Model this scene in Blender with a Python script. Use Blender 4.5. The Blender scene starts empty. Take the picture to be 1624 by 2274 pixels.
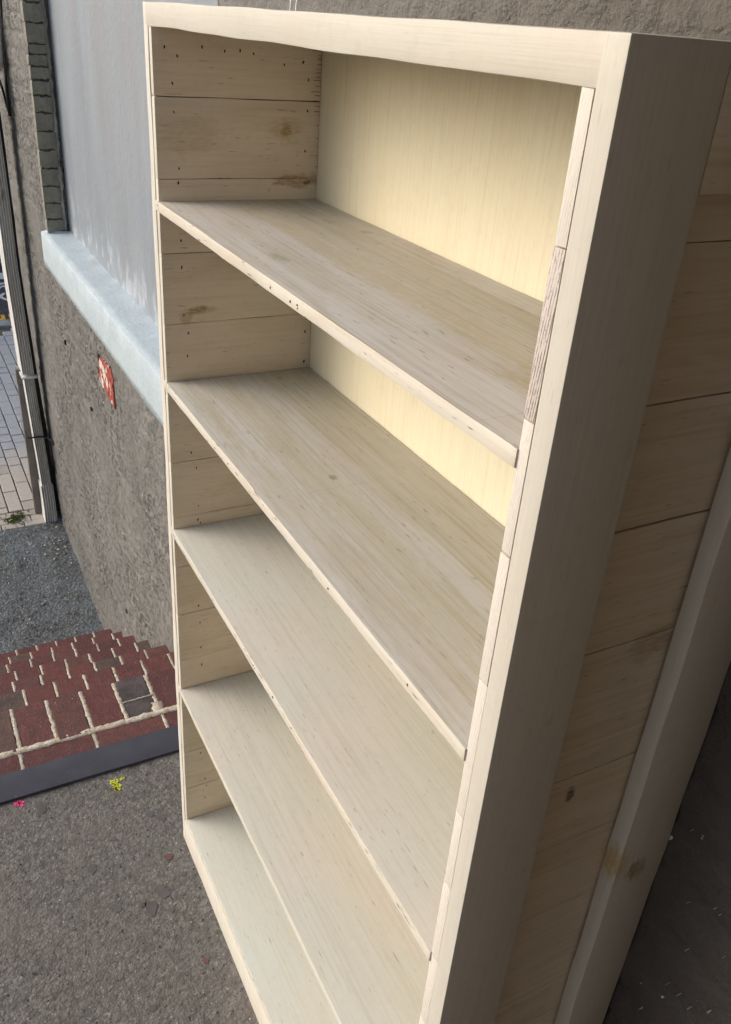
import bpy, bmesh, math, random
from mathutils import Vector, Matrix, noise
random.seed(7)
sc = bpy.context.scene
C = sc.collection
# ------------------------------------------------------------ camera
cam_d = bpy.data.cameras.new('camera'); cam = bpy.data.objects.new('camera', cam_d); C.objects.link(cam)
Rr = ((0.46082387, 0.88474513, 0.06976692), (0.46427597, -0.17332942, -0.86856476), (-0.75636578, 0.43264648, -0.49064023))
m = Matrix(((Rr[0][0], -Rr[1][0], -Rr[2][0]), (Rr[0][1], -Rr[1][1], -Rr[2][1]), (Rr[0][2], -Rr[1][2], -Rr[2][2])))
cam.matrix_world = Matrix.Translation((1.467, -0.391, 1.7935)) @ m.to_4x4()
cam_d.sensor_fit = 'VERTICAL'; cam_d.sensor_height = 24; cam_d.sensor_width = 17.14
cam_d.lens = 24 * 1918.7 / 2274
cam_d.clip_start = 0.02; cam_d.clip_end = 500
sc.camera = cam
# ------------------------------------------------------------ light
SUN_EL, SUN_AZ = 27, 214          # azimuth of the sun's place, clockwise from +Y
w = bpy.data.worlds.new('World'); sc.world = w; w.use_nodes = True
nt = w.node_tree; bg = nt.nodes['Background']
sky = nt.nodes.new('ShaderNodeTexSky'); sky.sky_type = 'NISHITA'; sky.sun_disc = False
sky.sun_elevation = math.radians(SUN_EL); sky.sun_rotation = math.radians(SUN_AZ)
sky.air_density = 1.0; sky.dust_density = 3.5; sky.ozone_density = 0.6
nt.links.new(sky.outputs[0], bg.inputs[0]); bg.inputs[1].default_value = 0.12
sl = bpy.data.lights.new('sun', 'SUN'); sl.energy = 1.35; sl.angle = math.radians(54); sl.color = (1, 1, 0.99)
so = bpy.data.objects.new('sun', sl); C.objects.link(so)
el, az = math.radians(SUN_EL), math.radians(SUN_AZ)
to = Vector((math.sin(az) * math.cos(el), math.cos(az) * math.cos(el), math.sin(el)))
so.rotation_euler = to.to_track_quat('Z', 'Y').to_euler(); so.location = to * 20
sc.view_settings.view_transform = 'Standard'; sc.view_settings.look = 'None'
sc.view_settings.gamma = 1; sc.view_settings.use_curve_mapping = False
sc.view_settings.exposure = 0.62

# ------------------------------------------------------------ node helpers
class NB:
    def __init__(s, name, rough=0.6, spec=0.5):
        s.m = bpy.data.materials.new(name); s.m.use_nodes = True
        s.t = s.m.node_tree; s.b = s.t.nodes['Principled BSDF']
        s.b.inputs['Roughness'].default_value = rough
        s.b.inputs['Specular IOR Level'].default_value = spec
        s.tc = s.n('ShaderNodeTexCoord'); s.oi = s.n('ShaderNodeObjectInfo')
        s.obj = s.tc.outputs['Object']
    def n(s, t, **k):
        x = s.t.nodes.new(t)
        for a, v in k.items(): setattr(x, a, v)
        return x
    def put(s, sock, v):
        if isinstance(v, bpy.types.NodeSocket): s.t.links.new(v, sock)
        else: sock.default_value = v
    def math(s, op, a, b=0.0, clamp=False):
        x = s.n('ShaderNodeMath', operation=op, use_clamp=clamp); s.put(x.inputs[0], a); s.put(x.inputs[1], b); return x.outputs[0]
    def vmath(s, op, a, b):
        x = s.n('ShaderNodeVectorMath', operation=op); s.put(x.inputs[0], a); s.put(x.inputs[1], b)
        return x.outputs['Value'] if op in ('LENGTH', 'DISTANCE') else x.outputs[0]
    def mul(s, v, sc_): return s.vmath('MULTIPLY', v, sc_)
    def rndoff(s, k=17.0):
        x = s.n('ShaderNodeVectorMath', operation='SCALE'); x.inputs[0].default_value = (1, 2.3, 3.7); s.put(x.inputs['Scale'], s.math('MULTIPLY', s.oi.outputs['Random'], k))
        return s.vmath('ADD', s.obj, x.outputs[0])
    def noise(s, v, scale=5, detail=4, rough=0.55, dist=0.0):
        x = s.n('ShaderNodeTexNoise'); s.put(x.inputs['Vector'], v); x.inputs['Scale'].default_value = scale
        x.inputs['Detail'].default_value = detail; x.inputs['Roughness'].default_value = rough; x.inputs['Distortion'].default_value = dist
        return x.outputs[0]
    def vor(s, v, scale, feature='F1', rand=1.0):
        x = s.n('ShaderNodeTexVoronoi', feature=feature); s.put(x.inputs['Vector'], v); x.inputs['Scale'].default_value = scale
        x.inputs['Randomness'].default_value = rand
        return x
    def ramp(s, v, lo, hi):
        x = s.n('ShaderNodeMapRange'); x.clamp = True; s.put(x.inputs[0], v); x.inputs[1].default_value = lo; x.inputs[2].default_value = hi
        return x.outputs[0]
    def cramp(s, v, stops):
        x = s.n('ShaderNodeValToRGB'); s.put(x.inputs[0], v); e = x.color_ramp.elements
        while len(e) < len(stops): e.new(0.5)
        for i, (p, c) in enumerate(stops): e[i].position = p; e[i].color = (*c, 1)
        return x.outputs[0]
    def mix(s, f, a, b, mode='MIX'):
        x = s.n('ShaderNodeMix', data_type='RGBA', blend_type=mode); s.put(x.inputs[0], f)
        s.put(x.inputs[6], a if isinstance(a, bpy.types.NodeSocket) else (*a, 1)); s.put(x.inputs[7], b if isinstance(b, bpy.types.NodeSocket) else (*b, 1))
        return x.outputs[2]
    def bump(s, h, dist, strength=1.0, prev=None):
        x = s.n('ShaderNodeBump'); x.inputs['Strength'].default_value = strength; x.inputs['Distance'].default_value = dist
        s.put(x.inputs['Height'], h)
        if prev is not None: s.put(x.inputs['Normal'], prev)
        return x.outputs[0]
    def done(s, col, nrm=None, rough=None):
        s.put(s.b.inputs['Base Color'], col if isinstance(col, bpy.types.NodeSocket) else (*col, 1))
        if nrm is not None: s.put(s.b.inputs['Normal'], nrm)
        if rough is not None: s.put(s.b.inputs['Roughness'], rough)
        return s.m

def axis_scale(ax, along, across):
    return tuple(along if i == 'xyz'.index(ax) else across for i in range(3))

def wood(name, base, ax, stain=(0.36, 0.29, 0.15), stain_amt=0.35, pink=0.25, dark=0.5, knots=(), staves=None, streak=0.0, rough=0.5):
    s = NB(name, rough)
    v = s.rndoff()
    fine = s.noise(s.mul(v, axis_scale(ax, 5, 190)), 1, 4, 0.6)
    fib = s.noise(s.mul(v, axis_scale(ax, 9, 620)), 1, 3, 0.6)
    wob = s.noise(s.mul(v, axis_scale(ax, 3.5, 22)), 1, 3, 0.55, 1.1)
    big = s.noise(s.mul(v, axis_scale(ax, 1.6, 7)), 1, 3, 0.5, 0.6)
    patch = s.noise(v, 4.3, 3, 0.5)
    col = s.mix(s.math('MULTIPLY', s.ramp(wob, 0.46, 0.74), stain_amt), base, stain)
    col = s.mix(s.math('MULTIPLY', s.ramp(big, 0.5, 0.72), stain_amt * 0.6), col, tuple(c * k for c, k in zip(stain, (1.35, 1.35, 1.2))))
    col = s.mix(s.math('MULTIPLY', s.ramp(patch, 0.47, 0.66), pink), col, (base[0] * 1.06, base[1] * 0.975, base[2] * 0.95))
    grey = s.noise(s.vmath('ADD', v, (5, 9, 2)), 3.1, 3, 0.5)
    col = s.mix(s.math('MULTIPLY', s.ramp(grey, 0.5, 0.7), 0.3), col, (base[0] * 0.94, base[1] * 1.0, base[2] * 1.08))
    col = s.mix(s.math('MULTIPLY', s.ramp(fine, 0.48, 0.68), 0.30 * (1 + streak)), col, (stain[0] * 0.9, stain[1] * 0.86, stain[2] * 0.85))
    col = s.mix(s.math('MULTIPLY', s.ramp(fib, 0.45, 0.75), 0.1), col, (0.2, 0.16, 0.11))
    if staves:
        b = s.n('ShaderNodeTexBrick'); sep = s.n('ShaderNodeSeparateXYZ'); s.put(sep.inputs[0], s.obj)
        cmb = s.n('ShaderNodeCombineXYZ'); s.put(cmb.inputs[0], sep.outputs[0]); s.put(cmb.inputs[1], sep.outputs[1])
        s.put(b.inputs['Vector'], s.vmath('ADD', cmb.outputs[0], staves[2])); b.inputs['Scale'].default_value = 1
        b.inputs['Brick Width'].default_value = staves[0]; b.inputs['Row Height'].default_value = staves[1]
        b.inputs['Mortar Size'].default_value = 0.0004; b.inputs['Mortar Smooth'].default_value = 0.3
        b.inputs['Color1'].default_value = (0.96, 0.95, 0.96, 1); b.inputs['Color2'].default_value = (0.80, 0.76, 0.62, 1); b.inputs['Mortar'].default_value = (0.68, 0.6, 0.46, 1)
        col = s.mix(0.75, col, b.outputs[0], 'MULTIPLY')
    # dark flecks and scratches
    fl = s.noise(s.mul(v, axis_scale(ax, 38, 300)), 1, 1, 0.5)
    sc1 = s.noise(s.mul(s.vmath('ADD', v, (4, 4, 4)), axis_scale(ax, 12, 130)), 1, 2, 0.6)
    col = s.mix(s.math('MULTIPLY', s.ramp(sc1, 0.70, 0.77), dark * 0.55), col, (0.22, 0.18, 0.12))
    mot = s.noise(v, 55, 5, 0.7)
    col = s.mix(s.math('MULTIPLY', s.ramp(mot, 0.52, 0.72), 0.16), col, tuple(k * 0.6 for k in base))
    col = s.mix(s.math('MULTIPLY', s.ramp(fl, 0.70, 0.76), dark), col, (0.12, 0.09, 0.06))
    for (cen, rad, colr, amt) in knots:
        d = s.vmath('SUBTRACT', s.obj, cen)
        d = s.mul(d, tuple(1 / r for r in rad))
        L = s.vmath('LENGTH', d, (0, 0, 0))
        L = s.math('ADD', L, s.math('MULTIPLY', s.math('SUBTRACT', s.noise(s.mul(s.obj, axis_scale(ax, 0.5, 1.6)), 70, 4, 0.65), 0.5), 2.0))
        halo = s.math('MULTIPLY', s.ramp(L, 1.15, 0.6), s.math('ADD', s.math('MULTIPLY', s.ramp(s.noise(s.mul(s.obj, axis_scale(ax, 1, 4)), 90, 3), 0.35, 0.6), 0.55), 0.45))
        col = s.mix(s.math('MULTIPLY', halo, amt), col, colr)
    h = s.math('ADD', s.math('MULTIPLY', fine, 0.5), s.math('MULTIPLY', fib, 0.35))
    nb = s.bump(h, 0.0007, 0.55)
    lump = s.noise(v, 26, 3)
    nb = s.bump(lump, 0.0011, 0.45, nb)
    rg = s.ramp(s.noise(v, 40, 2), 0.0, 1.0)
    rg = s.math('ADD', s.math('MULTIPLY', rg, 0.2), rough - 0.08)
    return s.done(col, nb, rg)

CREAM = (0.74, 0.665, 0.545)
M = {}
M['front'] = wood('whitewashed_front_rail', (0.555, 0.535, 0.475), 'x', (0.52, 0.45, 0.32), 0.14, 0.4, 0.12, streak=-0.6)
M['stile'] = wood('whitewashed_stile', (0.66, 0.635, 0.575), 'z', (0.56, 0.5, 0.38), 0.2, 0.6, 0.2)
M['stile_right'] = wood('whitewashed_stile_right', (0.565, 0.545, 0.49), 'z', (0.5, 0.43, 0.3), 0.14, 0.4, 0.15, streak=-0.6,
    knots=[((1.05, 0.251, 0.957), (0.05, 0.016, 0.02), (0.25, 0.13, 0.03), 0.85), ((1.03, 0.218, 0.975), (0.03, 0.02, 0.032), (0.42, 0.27, 0.07), 0.8)])
BR = (0.30, 0.17, 0.045)
M['side_left'] = wood('whitewashed_side_boards', (0.71, 0.625, 0.515), 'y', (0.42, 0.34, 0.2), 0.3, 0.35, 0.4, streak=-0.5,
    knots=[((0.036, 0.22, 1.633), (0.05, 0.011, 0.011), BR, 0.9), ((0.036, 0.22, 1.633), (0.05, 0.03, 0.02), (0.4, 0.29, 0.12), 0.5),
           ((0.036, 0.243, 1.553), (0.05, 0.045, 0.012), BR, 0.75), ((0.036, 0.259, 1.551), (0.05, 0.006, 0.004), (0.08, 0.04, 0.01), 0.9),
           ((0.036, 0.064, 1.342), (0.05, 0.026, 0.007), (0.24, 0.17, 0.04), 0.85), ((0.036, 0.040, 1.330), (0.05, 0.012, 0.012), (0.32, 0.25, 0.1), 0.6),
           ((0.036, 0.06, 1.62), (0.05, 0.05, 0.03), (0.42, 0.34, 0.2), 0.4)])
M['side_right'] = wood('whitewashed_outer_boards', (0.66, 0.585, 0.475), 'y', (0.42, 0.33, 0.19), 0.35, 0.4, 0.4,
    knots=[((1.018, 0.139, 1.108), (0.05, 0.006, 0.012), (0.1, 0.05, 0.02), 0.9), ((1.018, 0.2, 1.29), (0.05, 0.03, 0.02), (0.3, 0.19, 0.1), 0.6)])
M['shelf_top'] = wood('whitewashed_glued_shelf', (0.50, 0.49, 0.475), 'x', (0.34, 0.30, 0.20), 0.42, 0.35, 0.6, staves=(0.46, 0.0775, (0.20, 0.0, 0)),
    knots=[((0.93, 0.235, 1.52), (0.09, 0.022, 0.05), (0.36, 0.31, 0.15), 0.8), ((0.42, 0.05, 1.52), (0.03, 0.010, 0.05), (0.27, 0.25, 0.16), 0.8),
           ((0.62, 0.132, 1.52), (0.75, 0.024, 0.05), (0.38, 0.325, 0.2), 0.6), ((0.95, 0.10, 1.52), (0.12, 0.03, 0.05), (0.33, 0.25, 0.12), 0.6),
           ((0.30, 0.24, 1.52), (0.012, 0.010, 0.05), (0.2, 0.17, 0.12), 0.7), ((0.22, 0.215, 1.52), (0.022, 0.007, 0.05), (0.26, 0.23, 0.17), 0.6)], streak=0.5)
M['shelf_mid'] = wood('whitewashed_shelf', (0.49, 0.485, 0.46), 'x', (0.35, 0.31, 0.21), 0.45, 0.35, 0.5, staves=(1.4, 0.1, (0.9, 0.03, 0)), streak=0.6,
    knots=[((0.47, 0.12, 1.213), (0.008, 0.006, 0.05), (0.14, 0.1, 0.06), 0.9), ((0.5, 0.10, 1.213), (0.6, 0.035, 0.05), (0.36, 0.32, 0.19), 0.38),
           ((0.75, 0.035, 1.213), (0.5, 0.03, 0.05), (0.36, 0.30, 0.19), 0.3), ((0.16, 0.03, 1.213), (0.2, 0.016, 0.05), (0.33, 0.29, 0.19), 0.5)])
M['shelf_low'] = wood('whitewashed_lower_shelf', (0.545, 0.54, 0.49), 'x', (0.43, 0.405, 0.32), 0.2, 0.6, 0.45, streak=0.0)
M['shelf_base'] = wood('whitewashed_bottom_board', (0.585, 0.60, 0.555), 'x', (0.57, 0.54, 0.43), 0.18, 0.35, 0.4)
M['back'] = wood('cream_back_panel', (0.75, 0.70, 0.53), 'z', (0.64, 0.53, 0.33), 0.2, 0.35, 0.08, streak=-0.2)
def plain(name, c, rough=0.6, bumpd=0.0005, sc_=120, var=0.25, metal=0.0):
    s = NB(name, rough); v = s.rndoff()
    n = s.noise(v, sc_ * 0.12, 4); n2 = s.noise(v, sc_, 3)
    col = s.mix(s.ramp(n, 0.35, 0.7), tuple(k * (1 - var) for k in c), tuple(min(1, k * (1 + var)) for k in c))
    s.b.inputs['Metallic'].default_value = metal
    return s.done(col, s.bump(n2, bumpd, 0.6))
M['dark_wood_shade'] = plain('bare_dark_wood_and_shade', (0.03, 0.014, 0.01))  # board tongues, and the strip that stands in for shade beside the stile
M['nail'] = plain('rusty_nail', (0.03, 0.022, 0.018), 0.7)
M['sawmark'] = plain('bare_wood_scratch', (0.2, 0.1, 0.045), 0.7)
M['white_edge'] = wood('worn_shelf_edge', (0.62, 0.595, 0.53), 'x', (0.5, 0.42, 0.28), 0.3, 0.5, 1.0)
def endgrain(name, amt, base=(0.64, 0.61, 0.555)):
    s = NB(name, 0.6)
    v = s.rndoff(9)
    d = s.vmath('ADD', v, s.mul(s.n('ShaderNodeTexNoise').outputs[0], (0, 0, 0)))
    sep = s.n('ShaderNodeSeparateXYZ'); s.put(sep.inputs[0], s.obj)
    wx = s.math('MULTIPLY', sep.outputs[0], 2300.0)
    wz = s.math('MULTIPLY', s.noise(s.mul(v, (30, 1, 9)), 1, 2), 14.0)
    zt = s.math('MULTIPLY', sep.outputs[2], -190.0)
    ph = s.math('ADD', s.math('ADD', wx, wz), zt)
    wv = s.math('SINE', ph)
    br = s.noise(s.mul(v, (500, 1, 160)), 1, 3)
    f = s.math('MULTIPLY', s.ramp(wv, 0.35, 0.9), s.ramp(br, 0.35, 0.6))
    fade = s.ramp(s.noise(s.vmath('ADD', v, (3, 0, 0)), 14, 1), 0.15, 0.45)
    f = s.math('MULTIPLY', s.math('MULTIPLY', f, fade), amt)
    sp = s.math('MULTIPLY', s.ramp(s.noise(v, 500, 2), 0.55, 0.7), 0.5 * amt)
    col = s.mix(s.math('MAXIMUM', f, sp), base, (0.12, 0.075, 0.06))
    return s.done(col, s.bump(s.math('SUBTRACT', 1.0, f), 0.001, 0.6))
M['end'] = endgrain('sawn_board_end', 0.22)
M['end_left'] = endgrain('sawn_board_end_left', 0.3, (0.60, 0.585, 0.50))
M['end_rough'] = endgrain('rough_sawn_board_end', 1.0, (0.56, 0.51, 0.48))

# ------------------------------------------------------------ geometry helpers
def link(name, me, parent=None, mats=(), loc=None):
    o = bpy.data.objects.new(name, me); C.objects.link(o)
    if parent is not None: o.parent = parent
    if loc is not None: o.location = loc
    if me is not None:
        for mm in mats: me.materials.append(mm)
    return o
def empty(name, label, cat, loc=(0, 0, 0), group=None):
    o = bpy.data.objects.new(name, None); C.objects.link(o); o.location = loc; o.empty_display_size = 0.1
    o['label'] = label; o['category'] = cat
    if group: o['group'] = group
    return o
def tag(o, label, cat, group=None):
    o['label'] = label; o['category'] = cat
    if group: o['group'] = group
    return o
def box_bm(bm, a, b, mat=0):
    x0, y0, z0 = a; x1, y1, z1 = b
    vs = [bm.verts.new(p) for p in ((x0, y0, z0), (x1, y0, z0), (x1, y1, z0), (x0, y1, z0), (x0, y0, z1), (x1, y0, z1), (x1, y1, z1), (x0, y1, z1))]
    fs = [bm.faces.new([vs[i] for i in q]) for q in ((0, 3, 2, 1), (4, 5, 6, 7), (0, 1, 5, 4), (1, 2, 6, 5), (2, 3, 7, 6), (3, 0, 4, 7))]
    for f in fs: f.material_index = mat
    return fs
def finish(bm, name):
    bm.normal_update(); me = bpy.data.meshes.new(name); bm.to_mesh(me); bm.free(); return me
def board(name, a, b, mats, parent, jit=0.0006, bev=0.0016, seg=None, end_mat=None, tongue=None, wave=9.0, smooth=True, plain_end=False, bfilt=None):
    """a board from a to b, cut along its longest side, faintly uneven"""
    dim = [b[i] - a[i] for i in range(3)]; ax = dim.index(max(dim)); L = dim[ax]
    n = seg or max(2, int(L / 0.025)); o1, o2 = [i for i in range(3) if i != ax]
    bm = bmesh.new(); rings = []
    sd = random.random() * 100
    jit0 = jit
    for k in range(n + 1):
        jit = jit0 * (min(1, (n - k) / 4) if plain_end else 1)
        t = a[ax] + L * k / n; ring = []
        for (u, v) in ((0, 0), (1, 0), (1, 1), (0, 1)):
            p = [0, 0, 0]; p[ax] = t
            j1 = noise.noise(Vector((t * wave, sd + u * 7 + v * 3, 0))) * jit; j2 = noise.noise(Vector((t * wave, sd + u * 5 + v * 11, 4))) * jit
            p[o1] = (b[o1] if u else a[o1]) + j1; p[o2] = (b[o2] if v else a[o2]) + j2
            ring.append(bm.verts.new(p))
        rings.append(ring)
    for k in range(n):
        for i in range(4):
            j = (i + 1) % 4
            bm.faces.new((rings[k][i], rings[k][j], rings[k + 1][j], rings[k + 1][i]))
    bm.faces.new(rings[0][::-1]); bm.faces.new(rings[-1])
    bmesh.ops.recalc_face_normals(bm, faces=bm.faces[:])
    bm.normal_update()
    sharp = [e for e in bm.edges if len(e.link_faces) == 2 and e.calc_face_angle(0) > 0.6]
    if plain_end: sharp = [e for e in sharp if not all(abs(v.co[ax] - b[ax]) < 1e-5 for v in e.verts)]
    if bfilt: sharp = [e for e in sharp if bfilt(e)]
    if bev: bmesh.ops.bevel(bm, geom=sharp, offset=bev, segments=2, profile=0.6, affect='EDGES', clamp_overlap=True)
    bm.normal_update()
    if end_mat is not None:
        for f in bm.faces:
            if f.normal.y < -0.7: f.material_index = end_mat
    if tongue: box_bm(bm, tongue[0], tongue[1], len(mats) - 1)
    if smooth:
        for f in bm.faces: f.smooth = f.calc_area() < 1e9
    me = finish(bm, name)
    o = link(name, me, parent, mats)
    if smooth:
        try: me.set_sharp_from_angle(angle=math.radians(50))
        except Exception: pass
    return o
def prism(bm, pts, z0, z1, mat=0):
    lo = [bm.verts.new((x, y, z0)) for x, y in pts]; hi = [bm.verts.new((x, y, z1)) for x, y in pts]
    n = len(pts); f = [bm.faces.new(hi), bm.faces.new(lo[::-1])]
    for i in range(n): f.append(bm.faces.new((lo[i], lo[(i + 1) % n], hi[(i + 1) % n], hi[i])))
    for q in f: q.material_index = mat
def tube(bm, pts, r, seg=8, mat=0):
    rings = []
    for i, p in enumerate(pts):
        p = Vector(p); d = Vector(pts[min(i + 1, len(pts) - 1)]) - Vector(pts[max(i - 1, 0)]); d.normalize()
        u = d.orthogonal().normalized(); vv = d.cross(u)
        if rings and i: 
            pass
        ref = Vector((0.3, 0.9, 0.2)); u = (ref - d * ref.dot(d)).normalized(); vv = d.cross(u)
        rr = r[i] if isinstance(r, (list, tuple)) else r
        rings.append([bm.verts.new(p + (u * math.cos(t) + vv * math.sin(t)) * rr) for t in [2 * math.pi * k / seg for k in range(seg)]])
    for a, b in zip(rings[:-1], rings[1:]):
        for k in range(seg):
            f = bm.faces.new((a[k], a[(k + 1) % seg], b[(k + 1) % seg], b[k])); f.smooth = True; f.material_index = mat
    for q in (bm.faces.new(rings[0][::-1]), bm.faces.new(rings[-1])): q.material_index = mat

# ============================================================ THE SETTING
def asphalt_mat(name, dark, light, tint, scale, bump, spots=0.0, rough=0.9, patchcol=None, speck=(0.5, 0.5, 0.48)):
    s = NB(name, rough, 0.3); v = s.obj
    dv = s.vmath('ADD', v, s.mul(s.n('ShaderNodeTexNoise').outputs[1], (0, 0, 0)))
    v0 = s.vor(v, scale * 0.45); v1 = s.vor(v, scale); v2 = s.vor(s.vmath('ADD', v, (3, 1, 0)), scale * 2.1)
    nb = s.noise(v, 2.3, 4, 0.6); nm = s.noise(v, 11, 5, 0.7); ng = s.noise(v, 45, 5, 0.75)
    col = s.mix(s.ramp(v1.outputs['Color'], 0.15, 0.85), dark, light)
    col = s.mix(s.math('MULTIPLY', s.ramp(v2.outputs['Color'], 0.35, 1.0), 0.45), col, tuple(k * 1.35 for k in light))
    col = s.mix(s.math('MULTIPLY', s.ramp(ng, 0.44, 0.6), 0.55), col, tuple(k * 0.55 for k in dark))
    edge = s.ramp(v0.outputs['Distance'], 0.45, 0.75)
    col = s.mix(s.math('MULTIPLY', edge, 0.5), col, tuple(k * 0.45 for k in dark))
    col = s.mix(s.math('MULTIPLY', s.ramp(nb, 0.4, 0.65), 0.4), col, tint)
    col = s.mix(s.math('MULTIPLY', s.ramp(nm, 0.45, 0.7), 0.4), col, tuple(k * 0.75 for k in dark))
    sel = s.ramp(s.noise(s.vmath('ADD', v, (1, 7, 2)), scale * 0.5, 2), 0.60, 0.66)
    sp = s.math('MULTIPLY', s.ramp(v1.outputs['Distance'], 0.42, 0.25), sel)
    col = s.mix(s.math('MULTIPLY', sp, 0.7), col, speck)
    pit = s.math('MULTIPLY', s.ramp(s.noise(s.vmath('ADD', v, (9, 1, 2)), scale * 0.4, 3), 0.62, 0.70), 0.85)
    col = s.mix(pit, col, tuple(k * 0.25 for k in dark))
    if patchcol:
        pf = s.ramp(s.noise(s.vmath('ADD', v, (1, 4, 7)), 3.1, 4, 0.6), 0.5, 0.68)
        col = s.mix(s.math('MULTIPLY', pf, 0.45), col, patchcol)
    h = s.math('SUBTRACT', s.math('ADD', s.math('MULTIPLY', v1.outputs['Distance'], -0.7), s.math('ADD', s.math('MULTIPLY', v0.outputs['Distance'], -0.8), s.math('MULTIPLY', ng, 1.2))), pit)
    return s.done(col, s.bump(h, bump, 0.8))
M['upper'] = asphalt_mat('worn_grey_pavement', (0.125, 0.119, 0.110), (0.22, 0.209, 0.193), (0.145, 0.142, 0.138), 210, 0.0020, patchcol=(0.20, 0.165, 0.148))
M['lower'] = asphalt_mat('coarse_dark_asphalt', (0.075, 0.08, 0.082), (0.20, 0.21, 0.215), (0.13, 0.15, 0.165), 95, 0.008, patchcol=(0.22, 0.26, 0.29), speck=(0.6, 0.6, 0.58))
M['road'] = asphalt_mat('dark_road', (0.06, 0.06, 0.075), (0.09, 0.09, 0.105), (0.075, 0.08, 0.1), 60, 0.003)

def sheet(name, x0, x1, y0, y1, z, mat, z1=None, nx=2, ny=2, rough=0.0):
    bm = bmesh.new(); g = []
    z1 = z if z1 is None else z1
    for i in range(nx + 1):
        for j in range(ny + 1):
            x = x0 + (x1 - x0) * i / nx; y = y0 + (y1 - y0) * j / ny; zz = z + (z1 - z) * i / nx
            if rough: zz += rough * (noise.noise(Vector((x * 9, y * 9, 1))) + 0.6 * noise.noise(Vector((x * 31, y * 31, 2))))
            g.append(bm.verts.new((x, y, zz)))
    for i in range(nx):
        for j in range(ny):
            a = i * (ny + 1) + j
            f = bm.faces.new((g[a], g[a + ny + 1], g[a + ny + 2], g[a + 1])); f.smooth = True
    bm.normal_update()
    if bm.faces[:][0].normal.z < 0: bmesh.ops.reverse_faces(bm, faces=bm.faces[:])
    o = link(name, finish(bm, name), None, [mat]); o['kind'] = 'structure'; return o
# upper landing (with side skirts so it is a body, not a card)
up = sheet('pavement', -0.29, 4.0, -7.0, 0.31, 0.0, M['upper'], nx=130, ny=220, rough=0.0012)
lo_ = sheet('asphalt', -3.80, -2.30, -7.0, 0.31, -1.222, M['lower'], z1=-1.318, nx=60, ny=260, rough=0.008)
gr = sheet('ground', -200, 200, -200, 200, -1.42, M['road'])
rd = sheet('road', -11.0, -8.24, -40, 40, -1.30, M['road'], nx=8, ny=40)
fp = sheet('far_pavement', -13.0, -11.0, -40, 40, -1.20, M['upper'])
# ---- painted lettering on the road (flat print)
M['paint_white'] = plain('white_road_paint', (0.75, 0.77, 0.76), 0.7)
M['paint_yellow'] = plain('yellow_road_paint', (0.75, 0.42, 0.04), 0.7)
def flat(name, polys, z, h, mat):
    bm = bmesh.new()
    for p in polys: prism(bm, p, z, z + h)
    bmesh.ops.recalc_face_normals(bm, faces=bm.faces[:]); bmesh.ops.triangulate(bm, faces=bm.faces[:])
    return link(name, finish(bm, name), None, [mat])
wl = flat('road_marking', [[(-10.365, 0.70), (-10.444, 0.783), (-10.45, 0.814), (-10.171, 0.803), (-10.145, 0.754), (-10.273, 0.72)],
    [(-9.904, 0.66), (-9.981, 0.725), (-9.984, 0.776), (-9.926, 0.776), (-9.9, 0.722), (-9.847, 0.66)],
    [(-9.656, 0.634), (-9.839, 0.714), (-9.87, 0.768), (-9.806, 0.795), (-9.736, 0.792), (-9.661, 0.754), (-9.70, 0.74), (-9.77, 0.75), (-9.80, 0.725), (-9.62, 0.634)],
    [(-9.43, 0.632), (-9.535, 0.701), (-9.522, 0.724), (-9.382, 0.667), (-9.224, 0.721), (-9.194, 0.703), (-9.324, 0.632)]], -1.296, 0.003, M['paint_white'])
tag(wl, 'worn white lettering painted on the dark road beyond the drainpipe', 'road marking')
yl = flat('road_marking', [[(-8.67, 0.551), (-8.659, 0.593), (-8.374, 0.576), (-8.354, 0.548), (-8.46, 0.505), (-8.624, 0.501), (-8.519, 0.545)],
    [(-8.673, 0.632), (-8.675, 0.67), (-8.373, 0.665), (-8.362, 0.619)], [(-8.67, 0.73), (-8.675, 0.77), (-8.373, 0.765), (-8.362, 0.719)]], -1.296, 0.003, M['paint_yellow'])
tag(yl, 'yellow lettering painted on the road nearest the paved lane', 'road marking')
# ---- paved lane
s = NB('worn_paver', 0.85, 0.3); v = s.rndoff(30)
c = s.mix(s.ramp(s.oi.outputs['Random'], 0, 1), (0.46, 0.415, 0.365), (0.58, 0.53, 0.48))
sepp = s.n('ShaderNodeSeparateXYZ'); geo = s.n('ShaderNodeNewGeometry'); s.put(sepp.inputs[0], geo.outputs['Position'])
wornf = s.ramp(s.math('ADD', sepp.outputs[0], s.math('MULTIPLY', s.noise(geo.outputs['Position'], 2.5, 3), 0.7)), -4.35, -4.75)
c = s.mix(wornf, c, (0.43, 0.45, 0.48))
c = s.mix(s.math('MULTIPLY', s.ramp(s.noise(v, 110, 4, 0.7), 0.4, 0.7), 0.5), c, (0.2, 0.18, 0.165))
c = s.mix(s.math('MULTIPLY', s.ramp(s.noise(v, 9, 4, 0.7), 0.5, 0.7), 0.4), c, (0.5, 0.48, 0.45))
M['paver'] = s.done(c, s.bump(s.noise(v, 160, 4, 0.7), 0.004, 0.8))
M['paverbed'] = asphalt_mat('sandy_joint', (0.10, 0.09, 0.08), (0.16, 0.15, 0.13), (0.2, 0.2, 0.19), 80, 0.003)
bed = sheet('lane', -8.22, -3.80, -40, 40, -1.243, M['paverbed'], nx=8, ny=40)
PL, PWd = 0.285, 0.0935
def paver_mesh(L, Wd, h=0.03):
    bm = bmesh.new(); box_bm(bm, (-L / 2, -Wd / 2, -h), (L / 2, Wd / 2, 0))
    bmesh.ops.bevel(bm, geom=[e for e in bm.edges if all(v.co.z > -0.001 for v in e.verts)], offset=0.004, segments=1, affect='EDGES')
    return finish(bm, 'paver')
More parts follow.
